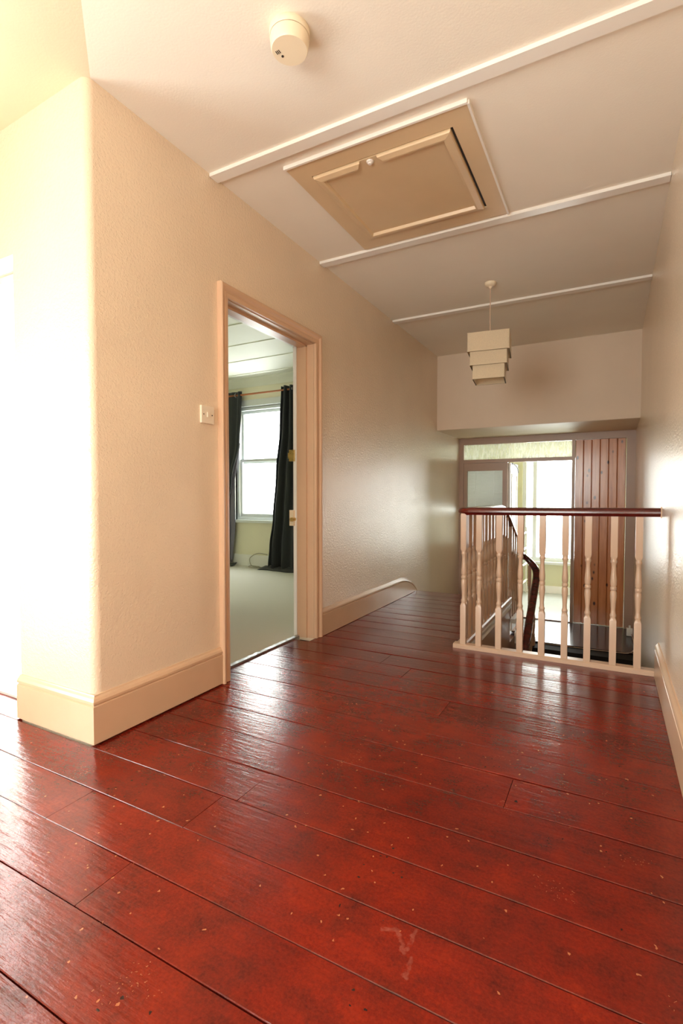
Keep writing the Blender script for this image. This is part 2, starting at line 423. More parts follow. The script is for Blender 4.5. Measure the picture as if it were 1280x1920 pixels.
lines = [1.265-0.182*k for k in range(17, 4, -1)] + [0.378, 0.565, 0.745, 0.912, 1.082, 1.265, 1.45, 1.64, 1.83, 2.01, 2.195, 2.38, 2.558, 2.735, 2.915, 3.09, 3.262]
lines += [3.262+0.1745*k for k in range(1, 11)]
lines[-1] = YE+0.022
known = {0.912: [-1.535], 1.082: [-1.127], 0.745: [-1.141], 1.64: [-0.29]}
for a, b in zip(lines, lines[1:]):
    if b < YB+0.02: continue
    a2 = max(a, YB); spans = []
    if b <= 1.28: spans = [(XW, XR)]
    else:
        if a < 1.3: spans.append((XW, PX))
        x0 = XL-0.12 if (a > D0-0.12 and b < D1+0.08) else XL
        spans.append((x0, XR if b < YS+0.04 else XS+0.02))
    for x0, x1 in spans:
        js = known.get(round(a, 3))
        if js is None:
            js = [] if (x1-x0) < 1.6 or random.random() < 0.62 else [x0 + (x1-x0)*random.uniform(0.25, 0.75)]
        xs = [x0] + js + [x1]
        for u, v in zip(xs, xs[1:]): board(u+0.001, v-0.001, a2, b, floor)
bm = boxes((XL+0.01, XS+0.02, YE-0.03, YE+0.005, -0.16, -0.023))
link('landing_riser', bm, 'taupe', floor)

# walls
def arc(cx, cy, r, a0, a1, n=8):
    return [(cx+r*math.cos(math.radians(a0+(a1-a0)*i/n)), cy+r*math.sin(math.radians(a0+(a1-a0)*i/n))) for i in range(n+1)]
bm = bmesh.new()
r = 0.035
prism(bm, [(PX, PY)] + arc(XL-r, PY+r, r, -90, 0) + [(XL, D0), (XL-0.16, D0), (XL-0.16, PY+0.16), (PX, PY+0.16)], -0.3, CZ+0.03)
box(bm, XL-0.16, XL, D0, D1, DH, CZ+0.03)
box(bm, XL-0.16, XL, D1, YP+0.06, -2.4, CZ+0.03)
box(bm, XL-0.16, XL, D0-0.3, D1, -2.4, -0.25)
box(bm, XW, PX, PY, PY+0.16, 2.06, CZ+0.03)
struct(link('wall_left', bm, 'wall', smooth=True))
bm = boxes((XR, XR+0.15, YB, YP+0.06, -2.4, CZ+0.03)); struct(link('wall_right', bm, 'wall'))
# back wall and outer left wall, each with an unseen added window opening
bm = boxes((XW-0.15, -2.2, YB-0.15, YB, -0.3, CZ+0.03), (-0.2, XR+0.15, YB-0.15, YB, -0.3, CZ+0.03), (-2.2, -0.2, YB-0.15, YB, -0.3, 0.5), (-2.2, -0.2, YB-0.15, YB, 2.2, CZ+0.03))
struct(link('wall_back', bm, 'wall'))
V0, V1, VZ0, VZ1 = -0.35, 0.70, 0.20, 1.80
bm = boxes((XW-0.15, XW, YB, V0, -0.3, CZ+0.03), (XW-0.15, XW, V1, PY+0.16, -0.3, CZ+0.03), (XW-0.15, XW, V0, V1, VZ1, CZ+0.03), (XW-0.15, XW, V0, V1, -0.3, VZ0))
struct(link('wall_outer', bm, 'wall'))

# ceilings: flat white part and cream part falling gently away from the diagonal crease
bm = bmesh.new()
cr0, cr1 = Vector((-1.85, 1.338)), Vector((XR, -0.413))
prism(bm, [(cr0.x, cr0.y), (cr1.x, cr1.y), (XR+0.15, cr1.y), (XR+0.15, YK+0.02), (XL-0.16, YK+0.02), (XL-0.16, 1.338)], CZ, CZ+0.12)
ceiling = struct(link('ceiling', bm, 'ceil'))
bm = bmesh.new()
nrm = Vector((-(cr1-cr0).y, (cr1-cr0).x)).normalized()
if nrm.x > 0: nrm = -nrm
def cz(x, y): return CZ - 0.055*max(0, (Vector((x, y))-cr0).dot(nrm))
poly = [(cr0.x, cr0.y), (cr1.x, cr1.y), (XR+0.1, YB-0.1), (XW-0.1, YB-0.1), (XW-0.1, 1.42), (XL-0.16, 1.42)]
lo = [bm.verts.new((x, y, cz(x, y))) for x, y in poly]; hi = [bm.verts.new((x, y, CZ+0.12)) for x, y in poly]
bm.faces.new(lo); bm.faces.new(hi)
for i in range(len(poly)): bm.faces.new((lo[i], lo[(i+1) % len(poly)], hi[(i+1) % len(poly)], hi[i]))
struct(link('ceiling_alcove', bm, 'ceilcream'))
# battens over the ceiling joints
for i, (y, w) in enumerate(((1.972, 0.062), (3.062, 0.062), (4.39, 0.062))):
    bm = boxes((XL+0.002, XR-0.002, y, y+w, CZ-0.017, CZ+0.005))
    struct(link('trim_%d' % (i+1), bm, 'batten', bevel=0.003))

# bulkhead over the stair and the low soffit behind it
bm = boxes((XL, XR, YK, YK+0.12, 1.785, CZ+0.03)); struct(link('wall_far', bm, 'bulk'))
bm = boxes((XL, XR, YK+0.01, YP+0.06, 1.77, 1.79)); bm2 = bm
struct(link('ceiling_landing', bm, 'bulk'))
bm = boxes((XL+0.002, XR-0.002, YK-0.006, YK+0.02, 1.772, 1.795)); struct(link('trim_4', bm, 'bulk', bevel=0.003))

# skirtings
SK = [(0, 0.0), (0.021, 0.0), (0.021, 0.150), (0.014, 0.1535), (0.014, 0.157), (0.0205, 0.160), (0.0205, 0.170), (0.015, 0.180), (0.008, 0.187), (0.006, 0.192), (0, 0.192)]
bm = bmesh.new()
miter_sweep(bm, [(-o, h) for o, h in SK], [(PX, PY), (XL, PY), (XL, D0-0.062)], lambda x, y, h: (x, y, h+0.007))
struct(link('baseboard_pier', bm, 'skirt'))
# skirting past the doorway; it dies away in a curve at the head of the steps
def skirt_top(y):
    if y < 4.62: return 0.192
    s = min(1, (y-4.62)/0.46); return 0.192*math.sqrt(max(0, 1-s**2.2)) - 0.05*s
bm = bmesh.new(); ys = [D1+0.062+(4.6-D1-0.062)*i/6 for i in range(7)] + [4.62+0.46*i/16 for i in range(17)]
rows = []
for y in ys:
    t = skirt_top(y); lo = min(0.001, t-0.02) if y < YE else -0.07
    rows.append([bm.verts.new((XL+o, y, lo if h < 0.01 else t-0.192+h)) for o, h in SK])
for a, b in zip(rows, rows[1:]):
    for j in range(len(SK)): bm.faces.new((a[j], a[(j+1) % len(SK)], b[(j+1) % len(SK)], b[j]))
bm.faces.new(rows[0][::-1]); bm.faces.new(rows[-1])
struct(link('baseboard_left', bm, 'skirt', smooth=True))
bm = bmesh.new()
miter_sweep(bm, SK, [(XR, YB+0.02), (XR, YS-0.005)], lambda x, y, h: (x, y, h+0.001))
struct(link('baseboard_right', bm, 'skirt', smooth=True))

# bedroom doorway: lining, stop, architrave, keeps
door1 = struct(link('door_1', boxes((XL-0.14, XL-0.002, D1-0.004, D1+0.02, 0.0, DH), (XL-0.14, XL-0.002, D0-0.02, D0+0.004, 0.0, DH), (XL-0.14, XL-0.002, D0-0.02, D1+0.02, DH-0.004, DH+0.02)), 'trim', bevel=0.002))
link('door_stop', boxes((XL-0.118, XL-0.055, D1-0.017, D1-0.003, 0.0, DH-0.003), (XL-0.118, XL-0.055, D0+0.003, D0+0.017, 0.0, DH-0.003), (XL-0.118, XL-0.055, D0+0.003, D1-0.003, DH-0.017, DH-0.003)), 'trim', door1, bevel=0.002)
AR = [(0, 0), (0, 0.016), (0.006, 0.02), (0.022, 0.02), (0.026, 0.016), (0.034, 0.017), (0.044, 0.026), (0.052, 0.032), (0.060, 0.032), (0.066, 0.026), (0.066, 0)]
bm = bmesh.new()
miter_sweep(bm, AR, [(D0, 0.001), (D0, DH), (D1, DH), (D1, 0.001)], lambda a, b, h: (XL+h-0.001, a, b))
link('architrave', bm, 'trim', door1, smooth=True)
link('jamb_edge', boxes((XL-0.165, XL-0.14, D1-0.012, D1+0.05, 0.0, DH+0.05), (XL-0.165, XL-0.14, D0-0.05, D0-0.002, 0.0, DH+0.05), (XL-0.165, XL-0.14, D0-0.05, D1+0.05, DH-0.002, DH+0.05)), 'white', door1, bevel=0.002)
kp = link('bolt_keep', boxes((XL-0.190, XL-0.150, D1-0.030, D1-0.010, 1.245, 1.325), (XL-0.200, XL-0.19, D1-0.028, D1-0.012, 1.265, 1.305)), 'brass', door1, bevel=0.003)
kp2 = link('lock_keep', boxes((XL-0.185, XL-0.152, D1-0.034, D1-0.010, 0.79, 0.90)), 'plastic', door1, bevel=0.003)
bm = bmesh.new(); sweep3(bm, circ(0.015, 12), [(XL-0.158, D1-0.05, 0.835), (XL-0.158, D1-0.012, 0.835)])
link('latch_plate', bm, 'brass', door1, smooth=True)
thr = link('threshold_strip', boxes((XL-0.146, XL-0.116, D0+0.004, D1-0.004, -0.002, 0.009)), 'chrome', None, bevel=0.004)
tag(thr, 'brushed metal threshold strip across the bedroom doorway', 'threshold strip')

# ------------------------------------------------------------------ bedroom
BX0, BY0, BY1, BZ = -6.1, 2.06, 5.70, 2.65
W0, W1, WZ0, WZ1 = -4.80, -3.45, 0.655, 2.27
bm = boxes((BX0, -3.2, 3.45, BY1, -0.2, 0.0), (-3.2, XL-0.125, BY0, BY1, -0.2, 0.0)); struct(link('floor_bedroom', bm, 'carpet'))
bm = boxes((BX0, W0, BY1, BY1+0.18, -0.2, BZ+0.02), (W1, XL-0.16, BY1, BY1+0.18, -0.2, BZ+0.02), (W0, W1, BY1, BY1+0.18, -0.2, WZ0), (W0, W1, BY1, BY1+0.18, WZ1, BZ+0.02))
struct(link('wall_bedroom_window', bm, 'bedwall'))
bm = boxes((BX0-0.15, BX0, 3.37, BY1+0.18, -0.2, BZ+0.1)); struct(link('wall_bedroom_left', bm, 'bedwall'))
bm = boxes((BX0, -3.2, 3.37, 3.45, -0.2, BZ+0.1), (-3.28, -3.2, BY0, 3.37, -0.2, BZ+0.1), (-3.28, XL-0.16, BY0-0.08, BY0, -0.2, BZ+0.1)); struct(link('wall_bedroom_near', bm, 'bedwall'))
bm = boxes((XL-0.175, XL-0.16, BY0, D0-0.02, 0.0, BZ), (XL-0.175, XL-0.16, D1+0.05, BY1, 0.0, BZ), (XL-0.175, XL-0.16, D0-0.02, D1+0.05, DH+0.05, BZ))
struct(link('wall_bedroom_right', bm, 'bedwall'))
bm = boxes((BX0, -3.2, 3.45, BY1+0.1, BZ, BZ+0.1), (-3.2, XL-0.16, BY0, BY1+0.1, BZ, BZ+0.1)); bceil = struct(link('ceiling_bedroom', bm, 'bedceil'))
for y in (3.83, 4.36, 4.885, 5.42):
    link('ceiling_batten', boxes((BX0, XL-0.18, y-0.018, y+0.018, BZ-0.008, BZ+0.002)), 'bedceil', bceil, bevel=0.002)
bm = bmesh.new()
prism(bm, [(BY1, BZ), (BY1-0.10, BZ), (BY1-0.10, BZ-0.012), (BY1-0.08, BZ-0.018), (BY1-0.045, BZ-0.05), (BY1-0.02, BZ-0.09), (BY1-0.012, BZ-0.11), (BY1, BZ-0.11)], BX0, XL-0.18, 'x')
struct(link('trim_5', bm, 'bedceil', smooth=True))
bm = boxes((BX0, XL-0.18, BY1-0.02, BY1, 0.0, 0.16)); struct(link('baseboard_bedroom', bm, 'white', bevel=0.004))
# sash window: outer frame, meeting rail, sashes, panes, board
def sash_window(name, x0, x1, z0, z1, y, zm, inner=0.075, mat='upvc'):
    f = 0.045
    o = struct(link(name, boxes((x0, x0+f, y, y+0.12, z0, z1), (x1-f, x1, y, y+0.12, z0, z1), (x0+f, x1-f, y, y+0.12, z1-f, z1), (x0+f, x1-f, y, y+0.12, z0, z0+f)), mat, bevel=0.004))
    for k, (a, b, yy) in enumerate(((z0+f, zm+0.03, y+0.03), (zm-0.03, z1-f, y+0.07))):
        s = inner-f
        sh = link('window_sash', boxes((x0+f, x0+f+s, yy, yy+0.035, a, b), (x1-f-s, x1-f, yy, yy+0.035, a, b), (x0+f+s, x1-f-s, yy, yy+0.035, a, a+s+0.015), (x0+f+s, x1-f-s, yy, yy+0.035, b-s-0.01, b)), mat, o, bevel=0.003)
        link('pane', boxes((x0+f+s-0.005, x1-f-s+0.005, yy+0.014, yy+0.018, a+s, b-s)), 'glass', sh)
    return o
w1 = sash_window('window_1', W0, W1, WZ0, WZ1, BY1+0.03, 1.50)
link('window_board', boxes((W0-0.05, W1+0.05, BY1-0.05, BY1+0.032, WZ0-0.035, WZ0+0.002)), 'upvc', w1, bevel=0.006)
link('window_architrave', boxes((W0-0.07, W0, BY1-0.02, BY1+0.03, WZ0+0.003, WZ1+0.09), (W1, W1+0.07, BY1-0.02, BY1+0.03, WZ0+0.003, WZ1+0.09), (W0, W1, BY1-0.02, BY1+0.03, WZ1, WZ1+0.09)), 'upvc', w1, bevel=0.005)

# curtain pole and curtains
cp = empty('curtain_pole', (-4.35, 5.60, 2.42)); tag(cp, 'thin wooden curtain pole above the bedroom window', 'curtain pole')
bm = bmesh.new(); sweep3(bm, circ(0.013, 12), [(-5.15, 5.60, 2.42), (-3.45, 5.60, 2.42)]); child(link('pole', bm, 'polewood', smooth=True), cp)
for x in (-5.17, -3.43):
    bm = bmesh.new(); lathe(bm, [(0, -0.03), (0.018, -0.026), (0.028, 0), (0.018, 0.026), (0, 0.03)], n=14)
    bmesh.ops.rotate(bm, verts=bm.verts, matrix=Matrix.Rotation(math.pi/2, 3, 'Y')); bmesh.ops.translate(bm, verts=bm.verts, vec=(x, 5.60, 2.42))
    child(link('finial', bm, 'polewood', smooth=True), cp)
for x in (-5.05, -3.52):
    child(link('bracket', boxes((x-0.012, x+0.012, 5.605, 5.70, 2.395, 2.408), (x-0.012, x+0.012, 5.685, 5.70, 2.35, 2.44)), 'polewood', bevel=0.002), cp)

def curtain(name, label, prof, nfold, amp, side, grommets, hem):
    """prof: [(z, x_left, x_right)]; hanging cloth in folds, lit lining along the window edge"""
    root = empty(name, ((prof[-1][1]+prof[-1][2])/2, 5.60, 0)); tag(root, label, 'curtain', None)
    bm = bmesh.new(); N = 90; K = 46; rows = []
    zt, zb = prof[0][0], prof[-1][0]
    def xr(z):
        for (a, l0, r0), (b, l1, r1) in zip(prof, prof[1:]):
            if z <= a and z >= b:
                t = (a-z)/(a-b) if a > b else 0; t = t*t*(3-2*t); return l0+(l1-l0)*t, r0+(r1-r0)*t
        return prof[-1][1:]
    for k in range(K+1):
        z = zt + (zb-zt)*k/K; l, rr = xr(z); row = []
        for i in range(N+1):
            u = i/N
            a = amp*(0.65+0.5*math.sin(u*5+1))*(1+0.2*math.sin(z*2+u*9))
            y = 5.60 + a*math.sin(u*nfold*2*math.pi + 0.35*math.sin(z*1.7+u*4)) - 0.03*(1-(z-zb)/(zt-zb))
            x = l + (rr-l)*u + 0.25*a*math.cos(u*nfold*4*math.pi+1)*0.4
            row.append(bm.verts.new((x, y, z)))
        rows.append(row)
    for a, b in zip(rows, rows[1:]):
        for i in range(N): bm.faces.new((a[i], a[i+1], b[i+1], b[i]))
    o = link('cloth', bm, 'curtain', smooth=True)
    sm = o.modifiers.new('thickness', 'SOLIDIFY'); sm.thickness = 0.004; sm.offset = 0
    child(o, root)
    for gx in grommets:
        bm = bmesh.new(); n = 18
        ring = [[bm.verts.new((gx+0.008*math.cos(b), 5.60+(0.026+0.007*math.sin(b))*math.cos(a), 2.42+(0.026+0.007*math.sin(b))*math.sin(a))) for b in [j*math.pi/3 for j in range(6)]] for a in [i*2*math.pi/n for i in range(n)]]
        for i in range(n):
            for j in range(6): bm.faces.new((ring[i][j], ring[i][(j+1) % 6], ring[(i+1) % n][(j+1) % 6], ring[(i+1) % n][j]))
        child(link('eyelet', bm, 'chrome', smooth=True), root)
    # cloth pooled on the carpet
    bm = bmesh.new(); hx0, hx1, hy0, hy1 = hem; rows = []
    for i in range(25):
        u = i/24; x = hx0+(hx1-hx0)*u; row = []
        for j in range(7):
            v = j/6; y = hy0+(hy1-hy0)*v + 0.02*math.sin(u*9)*(1-v)
            row.append(bm.verts.new((x, y, 0.006+0.03*v*v+0.010*abs(math.sin(u*11+v*3))*(0.4+v))))
        rows.append(row)
    for a, b in zip(rows, rows[1:]):
        for j in range(6): bm.faces.new((a[j], a[j+1], b[j+1], b[j]))
    o = link('hem', bm, 'curtain', smooth=True); sm = o.modifiers.new('thickness', 'SOLIDIFY'); sm.thickness = 0.006; sm.offset = 1
    child(o, root)
    return root
cl = curtain('curtain', 'charcoal curtain gathered beside the bed-side end of the bare pole', [(2.47, -5.32, -4.60), (2.2, -5.32, -4.61), (1.75, -5.32, -4.64), (1.25, -5.3, -4.77), (0.8, -5.3, -4.84), (0.35, -5.3, -4.84), (0.02, -5.3, -4.83)], 6, 0.040, 1, [-4.70], (-5.3, -4.72, 5.50, 5.62))
cl['label'] = 'charcoal curtain swept back from the window, grey lining showing along its edge'
cr = curtain('curtain', 'x', [(2.47, -3.92, -3.45), (1.9, -3.95, -3.42), (1.3, -4.02, -3.40), (0.7, -4.07, -3.38), (0.3, -4.12, -3.36), (0.02, -4.14, -3.34)], 5, 0.040, -1, [-3.86, -3.74, -3.62], (-4.20, -3.34, 5.42, 5.60))
cr['label'] = 'charcoal curtain hanging straight, its hem trailing on the carpet to a point'
# lining: a strip on the window edge of the swept-back curtain
bm = bmesh.new(); rows = []
for k in range(31):
    z = 1.75 - 1.7*k/30; s_ = math.sin(math.pi*min(1, k/30))**0.7
    xe = -4.66 - 0.10*min(1, k/9); xe -= 0.06*max(0, (k-22)/8)
    rows.append([bm.verts.new((xe - (0.02+0.14*s_)*(1-i/6), 5.628+0.012*math.sin(i*1.4), z)) for i in range(7)])
for a, b in zip(rows, rows[1:]):
    for i in range(6): bm.faces.new((a[i], a[i+1], b[i+1], b[i]))
o = link('lining', bm, 'lining', smooth=True); o.modifiers.new('thickness', 'SOLIDIFY').thickness = 0.003; child(o, cl); o['label'] = 'pale grey lining'
# loose cable on the carpet
pts = smoothpath([(-4.22, 5.672, 0.18), (-4.38, 5.66, 0.19), (-4.5, 5.64, 0.12), (-4.45, 5.60, 0.03), (-4.36, 5.57, 0.012), (-4.25, 5.58, 0.012), (-4.24, 5.50, 0.012), (-4.40, 5.49, 0.02), (-4.42, 5.56, 0.025), (-4.27, 5.55, 0.025)], 8)
bm = bmesh.new(); sweep3(bm, circ(0.006, 8), pts)
tag(link('aerial_cable', bm, 'cablegrey', smooth=True), 'loose thin cable coiled on the carpet under the bedroom window', 'cable')

# ------------------------------------------------------------------ added unseen windows behind and beside the camera, glazed door at the pier
def glazed(name, axis, at, a0, a1, z0, z1, mull, bars):
    f = 0.06
    def bx(a, b, c, d, t0=0.0, t1=0.06):
        return (at-t1, at-t0, a, b, c, d) if axis == 'x' else (a, b, at-t1, at-t0, c, d)
    bs = [bx(a0, a0+f, z0, z1), bx(a1-f, a1, z0, z1), bx(a0+f, a1-f, z0, z0+f), bx(a0+f, a1-f, z1-f, z1)]
    for m_ in mull: bs.append(bx(m_-0.03, m_+0.03, z0+f, z1-f))
    o = struct(link(name, boxes(*bs), 'upvc', bevel=0.004))
    ed = [a0+f] + [v for m_ in mull for v in (m_-0.03, m_+0.03)] + [a1-f]
    for i in range(0, len(ed), 2):
        link('pane', boxes(bx(ed[i]-0.004, ed[i+1]+0.004, z0+f-0.004, z1-f+0.004, 0.028, 0.032)), 'glass', o)
        for zb in bars: link('glazing_bar', boxes(bx(ed[i], ed[i+1], zb-0.015, zb+0.015, 0.015, 0.045)), 'upvc', o, bevel=0.003)
    return o
glazed('window_added_left', 'x', XW-0.03, V0, V1, VZ0, VZ1, [0.175], [])  # unseen window, added and sized to light the pier from the left
d3 = struct(link('door_3', boxes((XW, XW+0.03, 1.40, 1.44, 0.0, 2.06), (PX-0.012, PX, 1.40, 1.44, 0.0, 2.06), (XW+0.03, PX-0.012, 1.40, 1.44, 2.03, 2.06), (XW+0.03, PX-0.012, 1.40, 1.44, -0.001, 0.012)), 'upvc', bevel=0.002))
link('pane', boxes((XW+0.026, PX-0.008, 1.418, 1.422, 0.008, 2.034)), 'glass', d3)
glazed('window_added_back', 'y', YB-0.03, -2.2, -0.2, 0.5, 2.2, [-1.2], [])  # unseen window behind the camera, added for fill light

# ------------------------------------------------------------------ lower landing, stair, far room
bm = boxes((XL, XR, 5.54, YP+0.03, LZ-0.22, LZ-0.016)); lnd = struct(link('floor_landing', bm, 'dark'))
xs = [XL + (XR-XL)*i/9 for i in range(10)]
for a, b in zip(xs, xs[1:]):
    y0 = 5.54 if b < XS+0.1 else 5.77
    link('landing_board', boxes((a+0.001, b-0.001, y0, YP+0.03, LZ-0.016, LZ)), 'landing', lnd, bevel=0.0015)
link('landing_nosing', boxes((XS+0.15, XR-0.002, 5.735, 5.772, LZ-0.035, LZ+0.002)), 'landing', lnd, bevel=0.008)
link('landing_fascia', boxes((XS+0.15, XR-0.002, 5.755, 5.775, LZ-0.24, LZ-0.034)), 'landing', lnd)
# staircase: three steps down to the landing, then the long flight back under the floor
ss = empty('short_steps', (-1.3, 5.3, LZ)); tag(ss, 'two dark wooden steps with white tread ends leading down to the lower landing', 'steps')
st = empty('staircase', (-0.3, 4.6, -1.9)); tag(st, 'dark brown wooden staircase dropping away from the edge of the lower landing', 'staircase')
def stp(name, b, mat, bev=0.004, par=None): child(link(name, boxes(b), mat, bevel=bev), par or ss)
for k in range(2):
    z = -0.19*(k+1); y0 = YE+0.26*k
    stp('tread', (XL+0.03, XS+0.02, y0-0.015, y0+0.285, z-0.03, z), 'landing')
    stp('riser', (XL+0.03, XS-0.035, y0+0.262, y0+0.278, z-0.19, z-0.03), 'taupe')
    stp('tread_end', (XS+0.02, XS+0.066, y0-0.02, y0+0.285, z-0.034, z+0.004), 'white', 0.005)
    stp('string_bracket', (XS+0.016, XS+0.03, y0+0.02, y0+0.26, z-0.12, z-0.034), 'white', 0.003)
for k in range(7):
    z = LZ-0.19*(k+1); y1 = 5.755-0.27*k
    stp('tread', (XS+0.16, XR-0.02, y1-0.29, y1, z-0.03, z), 'landing', 0.004, st)
    stp('riser', (XS+0.16, XR-0.02, y1-0.27, y1-0.255, z-0.19, z-0.03), 'landing', 0.004, st)
bm = bmesh.new(); prism(bm, [(5.78, LZ-0.30), (5.78, LZ+0.02), (5.70, LZ+0.02), (3.9, -1.86), (3.9, -2.2)], XS+0.13, XS+0.16, 'x')
child(link('outer_string', bm, 'taupe', bevel=0.003), st)
# wall under the side balustrade and fascia round the opening
bm = boxes((XS-0.03, XS+0.015, YS+0.03, YE, -2.4, -0.02), (XS-0.03, XS+0.015, YE, 5.54, -2.4, -0.42)); struct(link('wall_stairwell', bm, 'taupe'))
bm = boxes((XS+0.015, XR, YS+0.03, YS+0.06, -2.4, -0.02)); struct(link('wall_stairwell_near', bm, 'bulk'))
bm = bmesh.new(); prism(bm, [(XS+0.015, -0.005), (XS+0.03, -0.005), (XS+0.034, -0.02), (XS+0.03, -0.035), (XS+0.022, -0.045), (XS+0.022, -0.06), (XS+0.03, -0.075), (XS+0.015, -0.075)], YS+0.06, YE, 'y')
struct(link('trim_6', bm, 'white'))

bm = boxes((XS-0.03, XR+0.15, 2.0, 6.9, -2.55, -2.4)); struct(link('floor_lower', bm, 'landing'))
bm = boxes((XS-0.03, XR, 5.80, 5.85, -2.4, LZ-0.23)); struct(link('wall_under_landing', bm, 'taupe'))
# balustrade: one swept handrail, base rails, turned balusters
bal = empty('stair_balustrade', (XS, YS+0.03, 0)); tag(bal, 'cream turned-baluster balustrade with dark mahogany handrail around the stairwell', 'balustrade')
RP = [(-0.030, -0.006), (-0.031, 0.006), (-0.026, 0.018), (-0.014, 0.025), (0, 0.027), (0.014, 0.025), (0.026, 0.018), (0.031, 0.006), (0.030, -0.006), (0.022, -0.014), (0.018, -0.022), (-0.018, -0.022), (-0.022, -0.014)]
YF = YS+0.03
path = [(XR+0.004, YF, 0.907), (-0.3, YF, 0.903), (XS+0.06, YF, 0.900)]
path += [(XS+0.06-0.07*math.sin(a), YF+0.07-0.07*math.cos(a), 0.898) for a in [math.pi/2*i/6 for i in range(1, 7)]]
path += [(XS-0.01, 3.6, 0.897), (XS-0.01, 4.2, 0.896), (XS-0.01, 4.62, 0.894), (XS-0.01, 4.72, 0.885), (XS-0.01, 4.82, 0.855), (XS-0.01, 4.98, 0.775), (XS-0.01, 5.35, 0.60), (XS-0.01, 5.68, 0.43), (XS-0.008, 5.77, 0.375)]
cxm = XS+0.075
path += [(cxm-0.083*math.cos(a), 5.80+0.085*math.sin(a), 0.355-0.235*(a/math.pi)**1.5) for a in [math.pi*i/12 for i in range(0, 13)]]
path += [(cxm+0.083, 5.72, 0.055), (cxm+0.083, 5.55, -0.07), (cxm+0.083, 5.2, -0.32), (cxm+0.083, 4.6, -0.74), (cxm+0.083, 4.1, -1.09)]
bm = bmesh.new(); sweep3(bm, RP, path, scales=[1.0 if (p[1] < 4.9 and p[2] > 0.5) else 1.22 for p in path])
child(link('handrail', bm, 'rail', smooth=True), bal)
child(link('handrail_end_cap', boxes((XR-0.004, XR+0.002, YF-0.034, YF+0.034, 0.878, 0.94)), 'trim', bevel=0.003), bal)
bm = bmesh.new(); prism(bm, [(YS, -0.001), (YS, 0.020), (YS+0.008, 0.028), (YS+0.062, 0.028), (YS+0.068, 0.022), (YS+0.068, -0.03), (YS+0.03, -0.03), (YS+0.03, -0.001)], XS-0.045, XR-0.003, 'x')
child(link('base_rail', bm, 'baluster'), bal)
bm = bmesh.new(); prism(bm, [(XS-0.038, -0.001), (XS-0.038, 0.022), (XS-0.03, 0.028), (XS+0.022, 0.028), (XS+0.032, 0.02), (XS+0.032, -0.004), (XS-0.02, -0.004)], YS+0.069, YE, 'y')
child(link('base_rail', bm, 'baluster'), bal)
def baluster_mesh(z0, z1, zt0, zt1, h=0.0178):
    """square blocks with a turned waist: zt0..zt1 is the turned part"""
    bm = bmesh.new(); n = 16; rows = []
    L = zt1-zt0
    pr = [(z0, h, 1), (zt0-0.004, h, 1), (zt0+0.004, h*0.93, 0.6), (zt0+0.016, h*0.80, 0), (zt0+0.022, h*0.94, 0), (zt0+0.032, h*0.94, 0), (zt0+0.038, h*0.74, 0), (zt0+0.06, h*0.66, 0),
          (zt0+L*0.27, h*0.80, 0), (zt0+L*0.38, h*0.98, 0), (zt0+L*0.445, h*0.92, 0), (zt0+L*0.465, h*0.72, 0), (zt0+L*0.48, h*0.95, 0), (zt0+L*0.52, h*0.95, 0), (zt0+L*0.535, h*0.72, 0),
          (zt0+L*0.555, h*0.92, 0), (zt0+L*0.62, h*0.98, 0), (zt0+L*0.73, h*0.80, 0), (zt1-0.06, h*0.66, 0), (zt1-0.038, h*0.74, 0), (zt1-0.032, h*0.94, 0), (zt1-0.022, h*0.94, 0), (zt1-0.016, h*0.8, 0), (zt1-0.004, h*0.93, 0.6), (zt1+0.004, h, 1), (z1, h, 1)]
    for z, r_, q in pr:
        row = []
        for i in range(n):
            a = 2*math.pi*(i+0.5)/n + math.pi/4 - math.pi/n; c, s = math.cos(a), math.sin(a)
            k = 1/max(abs(c), abs(s)); m_ = 1+(k-1)*q
            row.append(bm.verts.new((c*r_*m_, s*r_*m_, z)))
        rows.append(row)
    for a, b in zip(rows, rows[1:]):
        for i in range(n): bm.faces.new((a[i], a[(i+1) % n], b[(i+1) % n], b[i]))
    bm.faces.new(rows[0][::-1]); bm.faces.new(rows[-1])
    return bm
proto = link('baluster', baluster_mesh(0.024, 0.886, 0.285, 0.65), 'baluster', smooth=True)
spots = [(x, YF+0.004) for x in (-0.845, -0.745, -0.62, -0.491, -0.364, -0.236, -0.113, 0.02, 0.143)] + [(XS-0.006, YF+0.125*k) for k in range(1, 12)]
for i, (x, y) in enumerate(spots):
    o = proto if i == 0 else proto.copy()
    if i: COL.objects.link(o)
    o.location = (x, y, 0); child(o, bal)
def railz(y): # height of the falling rail above its foot
    pts = [(4.62, 0.894), (4.72, 0.885), (4.82, 0.855), (4.98, 0.775), (5.35, 0.60), (5.68, 0.43), (5.9, 0.30)]
    for (a, p), (b, q) in zip(pts, pts[1:]):
        if a <= y <= b: return p+(q-p)*(y-a)/(b-a)
    return pts[0][1] if y < 4.62 else pts[-1][1]
ys = [YF+0.125*k for k in (12, 13)] + [YE+0.07, YE+0.19, YE+0.31, YE+0.43, YE+0.56, YE+0.68]
for y in ys:
    foot = 0.024 if y < YE else (-0.19 if y < YE+0.26 else (-0.38 if y < YE+0.52 else LZ))
    top = railz(y)-0.012; mid = (foot+top)/2
    o = link('baluster', baluster_mesh(foot, top, mid-0.19, mid+0.19), 'baluster', smooth=True); o.location = (XS-0.006 if y < YE else XS+0.0, y, 0); child(o, bal)
for k in range(5):   # along the lower flight
    y = 5.62-0.2*k; top = 0.04-0.71*(5.70-y); foot = LZ-0.02-0.90*(5.70-y)
    mid = (foot+top)/2
    o = link('baluster', baluster_mesh(foot, top, mid-0.16, mid+0.16), 'baluster', smooth=True); o.location = (XS+0.155, y, 0); child(o, bal)
